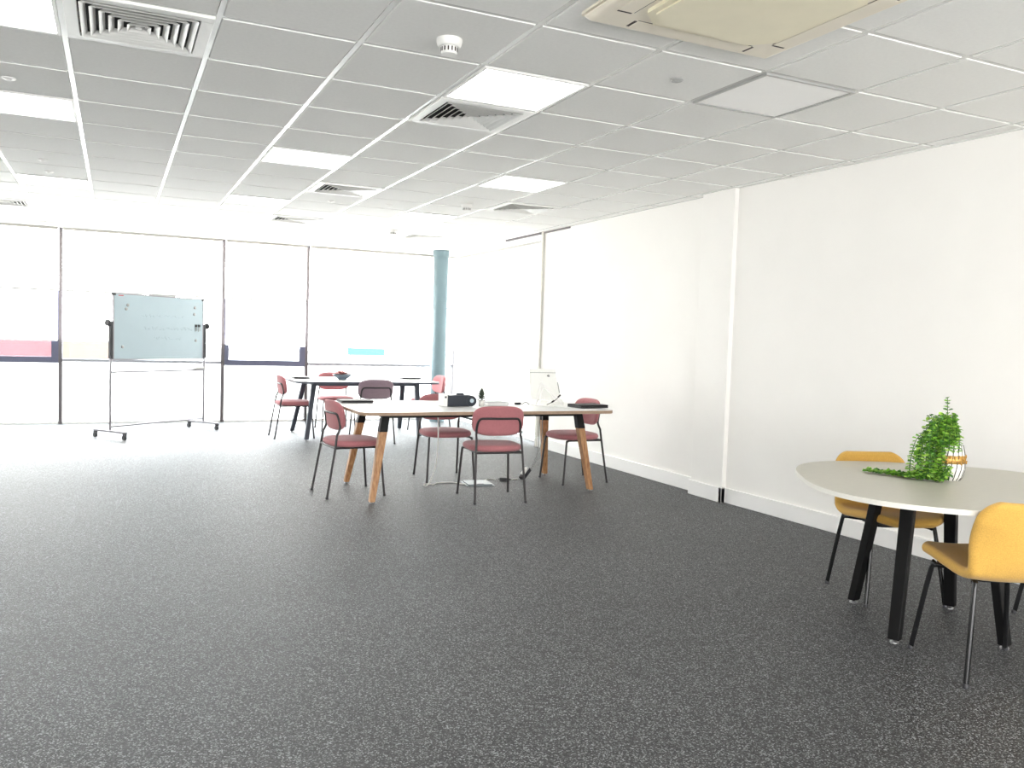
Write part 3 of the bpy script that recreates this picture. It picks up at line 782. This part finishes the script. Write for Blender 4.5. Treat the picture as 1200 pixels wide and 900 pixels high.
# ------------------------------------------------------------------ things on the white table
TT = TZ + .0005
t = thing('projector', 'navy black projector with white end on the white table', 'projector', (2.66, 6.76, TT), radians(-1))
f = MB(); f.prism(rrect(-.105, -.07, .11, .07, .012), .004, .098); f.build('body', M['navy'], t, bevel=.012, seg=3)
f = MB(); f.prism(rrect(-.142, -.071, -.1045, .071, .008), .003, .106); e = f.build('end_cap', M['plastic'], t, bevel=.006)
f = MB(); f.box((-.133, -.0725, .074), (-.115, -.0705, .09)); f.build('port', M['dark'], e)
f = MB(); f.tube([(.11, -.074, .05), (.11, .07, .05)], .046, 28); b = f.build('lens_barrel', M['navy'], t)
f = MB(); f.tube([(.112, -.079, .052), (.112, -.0735, .052)], .018, 24); f.build('lens', M['lens'], b)
f = MB(); f.lathe([(.035, .097), (.034, .108), (.028, .112), (.0001, .113)], 24, xf=Matrix.Translation((.03, 0, 0))); f.build('control_dial', M['navy'], t)
t = thing('small_plant', 'tiny dark leafed plant in a white pot beside the projector', 'plant', (2.885, 6.74, TT))
f = MB(); f.lathe([(.0001, 0), (.022, 0), (.029, .055), (.026, .055), (.024, .048), (.0001, .047)], 24); f.build('pot', M['vase'], t)
f = MB()
for lay in range(7):
    for k in range(6):
        q = k * pi / 3 + lay * .5; el = .15 + lay * .2; L_ = .062 - lay * .003
        d_ = Vector((cos(q) * cos(el), sin(q) * cos(el), sin(el))); s_ = Vector((-sin(q), cos(q), 0)); b_ = Vector((0, 0, .05 + lay * .011)) ; u_ = d_.cross(s_)
        wv = .014
        f.add([b_ + s_ * wv * .5, b_ - s_ * wv * .5, b_ + d_ * L_ * .5 - s_ * wv, b_ + d_ * L_ * .5 + s_ * wv, b_ + d_ * L_, b_ + d_ * L_ * .5 - u_ * .005], [(0, 1, 2, 5), (1, 0, 3, 5), (5, 2, 4), (3, 5, 4), (0, 3, 2, 1), (3, 4, 2)])
f.build('foliage', M['succ'], t)
t = thing('notebook', 'grey notebook lying on the white table beside the small plant', 'notebook', (3.06, 6.86, TT), radians(4))
f = MB(); f.box((-.10, -.07, .002), (.10, .07, .024)); f.build('pages', M['paper'], t)
f = MB(); f.box((-.102, -.073, 0), (.103, .073, .003)); f.box((-.102, -.073, .0235), (.103, .073, .027)); f.box((.100, -.073, .003), (.104, .073, .0236)); f.build('cover', M['greybox'], t, bevel=.001)
t = thing('cable_adapter', 'small black plug adapter on the white table left of the display', 'adapter', (3.30, 6.88, TT), radians(3))
f = MB(); f.box((-.028, -.012, 0), (.028, .012, .02)); f.build('housing', M['dark'], t, bevel=.004)
f = MB(); f.tube(bez([(.028, 0, .01), (.05, 0, .007), (.075, -.005, .02), (.095, -.01, .016), (.103, -.03, .004)], 6), .0032, 8); f.build('lead', M['dark'], t)

# white display on triangular stand, seen from behind
t = thing('display_screen', 'white display on a triangular stand seen from behind on the white table', 'display', (3.585, 6.86, TT), radians(0))
tilt = Matrix.Translation((0, .03, .045)) @ Matrix.Rotation(radians(-10), 4, 'X')
f = MB()
f.hexa([(-.15, -.006, 0), (.155, -.006, 0), (.155, .012, 0), (-.15, .012, 0)], [(-.15, -.006, .285), (.115, -.006, .285), (.115, .012, .285), (-.15, .012, .285)])
for i in range(len(f.v)): f.v[i] = tilt @ f.v[i]
bd = f.build('back_panel', M['plastic'], t, bevel=.006)
f = MB(); f.box((-.15, -.0085, .245), (.121, -.006, .25), xf=tilt); f.build('groove', M['greyplastic'], bd)
f = MB(); f.box((.028, -.0085, .212), (.033, -.006, .226), xf=tilt); f.box((.04, -.0085, .208), (.044, -.006, .232), xf=tilt); f.box((.048, -.0085, .21), (.052, -.006, .226), xf=tilt); f.box((.033, -.0085, .216), (.044, -.006, .219), xf=tilt); f.build('mark', M['dark'], bd)
f = MB(); f.hexa([(.148, -.007, .06), (.153, -.007, .06), (.153, .013, .06), (.148, .013, .06)], [(.133, -.007, .16), (.138, -.007, .16), (.138, .013, .16), (.133, .013, .16)])
for i in range(len(f.v)): f.v[i] = tilt @ f.v[i] + Vector((.002, 0, 0))
f.build('port_strip', M['greyplastic'], bd)
f = MB(); A = [(-.16, -.10, .008), (-.075, -.02, .175), (-.045, -.018, .180), (.07, -.10, .055), (.10, -.13, .008)]
f.tube(bez(A, 5), .0075, 10); f.tube(bez([(-.125, -.10, .008), (-.05, -.03, .155), (.05, -.11, .035)], 5), .006, 10); f.build('stand', M['trimw'], t)
f = MB(); f.prism(rrect(-.17, -.15, .15, .07, .03), 0, .008); f.build('base_plate', M['trimw'], t, bevel=.002)
f = MB(); f.hexa([(0.02, -.06, .008), (.16, -.06, .008), (.16, .03, .008), (.02, .03, .008)], [(.04, -.03, .06), (.15, -.02, .05), (.15, .02, .05), (.04, .02, .06)]); f.build('hinge_housing', M['plastic'], t, bevel=.008)
f = MB(); f.tube(bez([(-.07, -.14, .012), (-.02, -.13, .03), (.03, -.115, .052), (.075, -.10, .085)], 5), .0032, 8); cb = f.build('power_lead', M['dark'], t)
f = MB(); f.tube([(-.012, -.128, .034), (.012, -.120, .045)], .0075, 10); f.tube([(.062, -.104, .077), (.088, -.095, .095)], .0075, 10); f.build('connector', M['dark'], cb)

def laptop(name, label, loc, rz, w_, d_, group, hgt=.018, cat='laptop'):
    t = thing(name, label, cat, loc, rz, group)
    f = MB(); f.prism(rrect(-w_ / 2, -d_ / 2, w_ / 2, d_ / 2, .012), .002, .002 + hgt * .5); f.build('base', M['dark'], t, bevel=.002)
    f = MB(); f.prism(rrect(-w_ / 2, -d_ / 2, w_ / 2, d_ / 2, .012), .0025 + hgt * .55, .002 + hgt); f.build('lid', M['black'], t, bevel=.002)
    f = MB(); f.tube([(-w_ * .35, d_ / 2 - .003, .002 + hgt * .55), (w_ * .35, d_ / 2 - .003, .002 + hgt * .55)], hgt * .22, 8)
    for sx in (-1, 1):
        for sy in (-1, 1): f.lathe([(.006, -.0005), (.006, .0022)], 10, xf=Matrix.Translation((sx * w_ * .4, sy * d_ * .38, .0005)))
    f.build('hinge', M['dark'], t)
    return t
LG = 'closed dark laptops on the tables'
laptop('laptop', 'black closed laptop at the right end of the white table on white papers', (3.765, 6.42, TT + .012), radians(8), .30, .21, LG, .026)
laptop('laptop', 'dark closed laptop at the back left of the white table', (1.89, 7.20, TT), 0, .28, .20, LG, .02)
laptop('laptop', 'dark closed laptop at the left end of the far table', (2.14, 10.90, TT), radians(90), .28, .20, LG, .02)
laptop('laptop', 'dark closed laptop at the right end of the far table', (3.62, 10.98, TT), radians(90), .28, .26, LG, .02)
t = thing('paper_stack', 'white papers lying under the black laptop on the white table', 'papers', (3.70, 6.50, TT), radians(20))
rg = random.Random(3)
f = MB()
for k in range(5): f.box((-.13, -.20, .0022 * k), (.13, .20, .0022 * k + .0018), xf=Matrix.Rotation(rg.uniform(-.05, .05), 4, 'Z') )
f.build('sheets', M['paper'], t)

# bowl of decoration on the far table
t = thing('bowl', 'blue grey bowl with dusky leaves on the far table', 'bowl', (2.625, 10.66, TT))
f = MB(); f.lathe([(.0001, 0), (.05, 0), (.055, .008), (.10, .04), (.125, .07), (.120, .07), (.09, .042), (.04, .016), (.0001, .014)], 32); f.build('dish', M['bowl'], t)
f = MB()
rg = random.Random(5)
for k in range(26):
    q = rg.random() * 6.28; el = rg.uniform(.15, 1.1); L_ = rg.uniform(.10, .16)
    d_ = Vector((cos(q) * cos(el), sin(q) * cos(el), sin(el) * .45)); s_ = Vector((-sin(q), cos(q), 0)); b_ = Vector((cos(q) * .02, sin(q) * .02, .068)); u_ = d_.cross(s_); wv = .018
    f.add([b_ + s_ * wv * .4, b_ - s_ * wv * .4, b_ + d_ * L_ * .5 - s_ * wv, b_ + d_ * L_ * .5 + s_ * wv, b_ + d_ * L_, b_ + d_ * L_ * .5 - u_ * .006], [(0, 1, 2, 5), (1, 0, 3, 5), (5, 2, 4), (3, 5, 4), (0, 3, 2, 1), (3, 4, 2)])
f.build('leaves', M['fruit'], t)

# ------------------------------------------------------------------ cables and boxes under the white table
f = MB(); f.tube(bez([(2.52, 6.85, .690), (2.53, 6.85, .60), (2.535, 6.85, .386), (2.525, 6.86, .2), (2.495, 6.88, .08), (2.47, 6.92, .012), (2.455, 6.96, .006), (2.49, 7.03, .006), (2.53, 7.02, .006), (2.55, 6.99, .006),
       (2.61, 7.05, .006), (2.74, 7.06, .006), (2.80, 6.97, .006), (2.84, 6.93, .006)], 6), .0055, 8)
tag(f.build('power_cable', M['cable_w']), 'white cable hanging from the white table and looping on the carpet', 'cable')
t = thing('floor_box', 'grey steel floor box lid on the carpet under the white table', 'floor box', (2.96, 6.95, 0), radians(-8))
f = MB(); f.prism(rrect(-.13, -.13, .13, .13, .015), .0005, .006); f.build('frame', M['floorbox'], t, bevel=.002)
f = MB(); f.prism(rrect(-.112, -.112, .112, .112, .01), .006, .016); f.build('lid', M['floorbox'], t, bevel=.002)
f = MB(); f.box((-.03, -.108, .016), (.03, -.09, .0185)); f.build('handle', M['dark'], t)
f = MB(); f.tube(bez([(3.07, 7.03, .012), (3.12, 7.11, .006), (3.17, 7.12, .006), (3.20, 7.09, .006)], 6), .005, 8)
f.tube(bez([(3.335, 7.03, .006), (3.37, 7.07, .006), (3.41, 7.06, .006)], 6), .005, 8)
tag(f.build('extension_lead', M['cable_w']), 'short white lead on the carpet running from the floor box', 'cable')
t = thing('power_brick', 'black power brick on the carpet right of the floor box', 'adapter', (3.27, 7.045, 0.0005), radians(-30))
f = MB(); f.box((-.045, -.022, 0), (.045, .022, .03)); f.build('housing', M['dark'], t, bevel=.006)
f = MB(); f.tube([(-.05, 0, .014), (-.058, 0, .013)], .006, 8); f.tube([(.04, 0, .014), (.058, 0, .013)], .006, 8); f.build('strain_relief', M['dark'], t)
t = thing('power_strip', 'black and white trailing socket leaning on the carpet under the white table', 'socket', (3.44, 7.02, .004), radians(0))
xf = Matrix.Rotation(radians(25), 4, 'Z') @ Matrix.Rotation(radians(-38), 4, 'Y')
f = MB(); f.box((0, -.028, 0), (.13, .028, .035), xf=xf); f.build('housing', M['dark'], t, bevel=.005)
f = MB(); f.box((.03, -.022, .035), (.12, .022, .052), xf=xf); f.build('plug', M['plastic'], t, bevel=.005)
f = MB(); f.tube(bez([(3.56, 7.08, .10), (3.57, 7.02, .20), (3.565, 6.95, .30), (3.555, 6.93, .44), (3.55, 6.92, .60), (3.55, 6.92, .692)], 6), .0042, 8)
tag(f.build('data_cable', M['cable_g']), 'thin grey cable dropping from the white table to the trailing socket', 'cable')
f = MB(); f.tube(bez([(3.57, 7.09, .085), (3.63, 7.08, .20), (3.65, 7.06, .40), (3.64, 7.04, .60), (3.635, 7.04, .69)], 6), .0038, 8)
tag(f.build('data_cable', M['cable_g']), 'second thin grey cable curving beside the right oak leg', 'cable')

# wall socket
yw = 4.377; xs = xwall(yw)
t = thing('wall_socket', 'white double wall socket low on the right wall behind the mustard chair', 'socket', (xs, yw, .25), radians(1.7))
f = MB(); f.box((-.009, -.073, -.043), (.0005, .073, .043)); f.build('face_plate', M['socket'], t, bevel=.004)
for y in (-.035, .035):
    f = MB(); f.box((-.0135, y - .011, .008), (-.0088, y + .011, .03)); f.build('switch', M['plastic'], t, bevel=.001)
    f = MB()
    for dy, dz in ((0, -.006), (-.011, -.022), (.011, -.022)): f.box((-.0096, y + dy - .003, dz - .004), (-.0088, y + dy + .003, dz + .004))
    f.build('socket_hole', M['dark'], t)

# ------------------------------------------------------------------ whiteboard on castors
A = Vector((-.045, 10.83)); B = Vector((1.055, 11.72))
mid = (A + B) / 2; dv = (B - A); wd = dv.length; ang = atan2(dv.y, dv.x)
t = thing('whiteboard', 'pale blue mobile whiteboard on a castor stand by the windows', 'whiteboard', (mid.x, mid.y, 0), ang)
hw = wd / 2
bz0, bz1 = .925, 1.685
f = MB(); f.box((-hw + .035, -.008, bz0), (hw - .035, .008, bz1)); panel = f.build('writing_panel', M['board'], t, bevel=.002)
f = MB()
k = hw - .035
f.box((-k - .008, -.012, bz0 - .008), (k + .008, .012, bz0 + .003)); f.box((-k - .008, -.012, bz1 - .003), (k + .008, .012, bz1 + .008)); f.box((-k - .008, -.012, bz0), (-k + .003, .012, bz1)); f.box((k - .003, -.012, bz0), (k + .008, .012, bz1))
f.build('panel_frame', M['alu'], t)
for s in (-1, 1):
    f = MB(); f.tube([(s * (hw - .0), 0, .10), (s * hw, 0, 1.33)], .014, 12)
    f.build('post', M['alu'], t)
    f = MB(); f.box((s * hw - .017, -.022, .93), (s * hw + .017, .022, 1.34)); g = f.build('post_sleeve', M['dark'], t, bevel=.004)
    f = MB(); f.tube([(s * (hw - .02), 0, 1.345), (s * (hw + .05), 0, 1.345)], .022, 14); f.lathe([(.038, -.014), (.040, 0), (.038, .014)], 14, xf=Matrix.Translation((s * (hw + .04), 0, 1.345)) @ Matrix.Rotation(pi / 2, 4, 'Y')); f.build('pivot_knob', M['dark'], g)
    f = MB(); f.box((s * hw - .016, -.27, .075), (s * hw + .016, .27, .100)); b = f.build('foot_bar', M['alu'], t, bevel=.004)
    for sy in (-1, 1):
        g = MB(); yy = sy * .245
        g.tube([(s * hw - .012, yy + .008, .028), (s * hw + .012, yy + .008, .028)], .0275, 18)
        g.box((s * hw - .017, yy - .012, .028), (s * hw - .013, yy + .016, .074)); g.box((s * hw + .013, yy - .012, .028), (s * hw + .017, yy + .016, .074)); g.box((s * hw - .017, yy - .014, .066), (s * hw + .017, yy + .018, .076))
        g.build('castor', M['dark'], b)
for z, r in ((.775, .011), (.14, .010)):
    f = MB(); f.tube([(-hw, 0, z), (hw, 0, z)], r, 10); f.build('crossbar', M['alu'], t)
f = MB(); f.box((hw - .17, -.035, .786), (hw - .02, .02, .80)); f.box((hw - .17, -.035, .80), (hw - .02, -.03, .812)); f.build('pen_tray', M['greyplastic'], t)
f = MB(); f.box((-.16, -.016, bz1 + .008), (.22, .02, bz1 + .022)); f.build('top_rail', M['greyplastic'], t)
for s in (-1, 1):
    f = MB(); f.box((s * k - .022, -.0135, bz1 - .018), (s * k + .022, .0135, bz1 + .0095)); f.build('corner_cap', M['dark'], t)
f = MB(); f.box((-k + .06, -.0092, bz1 - .022), (-k + .13, -.0078, bz1 - .012)); f.build('red_mark', M['red'], panel)
f = MB()
rg = random.Random(9)
for zz, x0, n in ((1.45, -.28, 6), (1.30, -.24, 7), (1.18, -.1, 4)):
    x = x0
    for i in range(n):
        pts = [(x + j * .016, -.0086, zz + rg.uniform(-.022, .022)) for j in range(6)]; f.tube(pts, .0022, 5); x += .11
f.build('faint_writing', M['faint'], panel)
def onboard(u, z, yoff):
    p = Vector((mid.x, mid.y, 0)) + Vector((cos(ang), sin(ang), 0)) * u + Vector((sin(ang), -cos(ang), 0)) * yoff
    return (p.x, p.y, z)
MG = [(-.485, 1.56, 'round grey magnet at the upper left of the whiteboard, upper of the pair'), (-.505, 1.515, 'round grey magnet at the upper left of the whiteboard, lower of the pair'),
      (.535, 1.575, 'round grey magnet at the top right of the whiteboard'), (.525, 1.49, 'round grey magnet under the top right magnet of the whiteboard'),
      (.555, 1.155, 'round grey magnet low on the right of the whiteboard'), (-.555, 1.07, 'round grey magnet low on the left of the whiteboard')]
for u, z, lb in MG:
    f = MB(); f.lathe([(.018, 0), (.018, .007), (.014, .010), (.0001, .0105)], 18, xf=Matrix.Rotation(pi / 2, 4, 'X'))
    o = f.build('magnet', M['greyplastic'], loc=onboard(u, z, .0085)); o.rotation_euler = (0, 0, ang); tag(o, lb, 'magnet', 'magnets on the whiteboard')
for u, lb in ((.555, 'black clip on the right of the whiteboard, left of the two'), (.605, 'black clip at the right edge of the whiteboard')):
    t = thing('board_clip', lb, 'clip', onboard(u, 1.345, .0085), ang, 'clips holding pens on the whiteboard')
    f = MB(); f.box((-.015, -.014, -.016), (.015, -.0005, .016)); f.build('body', M['dark'], t, bevel=.003)
    f = MB(); f.tube([(-.008, -.007, -.016), (-.010, -.007, -.075)], .004, 8); f.tube([(.009, -.007, -.016), (.013, -.007, -.065)], .0035, 8); f.build('pen', M['greyplastic'], t)

# ------------------------------------------------------------------ sky and daylight
wd_ = bpy.data.worlds.new('overcast_sky'); S.world = wd_; wd_.use_nodes = True
nt = wd_.node_tree; bg = nt.nodes['Background']; bg.inputs['Color'].default_value = (.94, .97, 1, 1); bg.inputs['Strength'].default_value = 19.0

# ------------------------------------------------------------------ camera
yaw, pitch, roll = .43991605, -.05429857, .03234856
cy_, sy_, cp, sp, cr, sr = cos(yaw), sin(yaw), cos(pitch), sin(pitch), cos(roll), sin(roll)
F = Vector((sy_ * cp, cy_ * cp, sp)); R = Vector((cy_, -sy_, 0)); U = R.cross(F)
R2 = R * cr + U * sr; U2 = U * cr - R * sr
cam = bpy.data.cameras.new('camera'); co = bpy.data.objects.new('camera', cam); COL.objects.link(co)
mw = Matrix(((R2.x, U2.x, -F.x, 0), (R2.y, U2.y, -F.y, 0), (R2.z, U2.z, -F.z, HC), (0, 0, 0, 1)))
co.matrix_world = mw
cam.sensor_width = 36; cam.lens = 991.07 / 1200 * 36; cam.clip_start = .02
S.camera = co
vs = S.view_settings; vs.view_transform = 'Standard'; vs.look = 'None'; vs.gamma = 1; vs.use_curve_mapping = False; vs.exposure = 0.2
S.cycles.max_bounces = 10; S.cycles.diffuse_bounces = 6; S.cycles.use_denoising = True
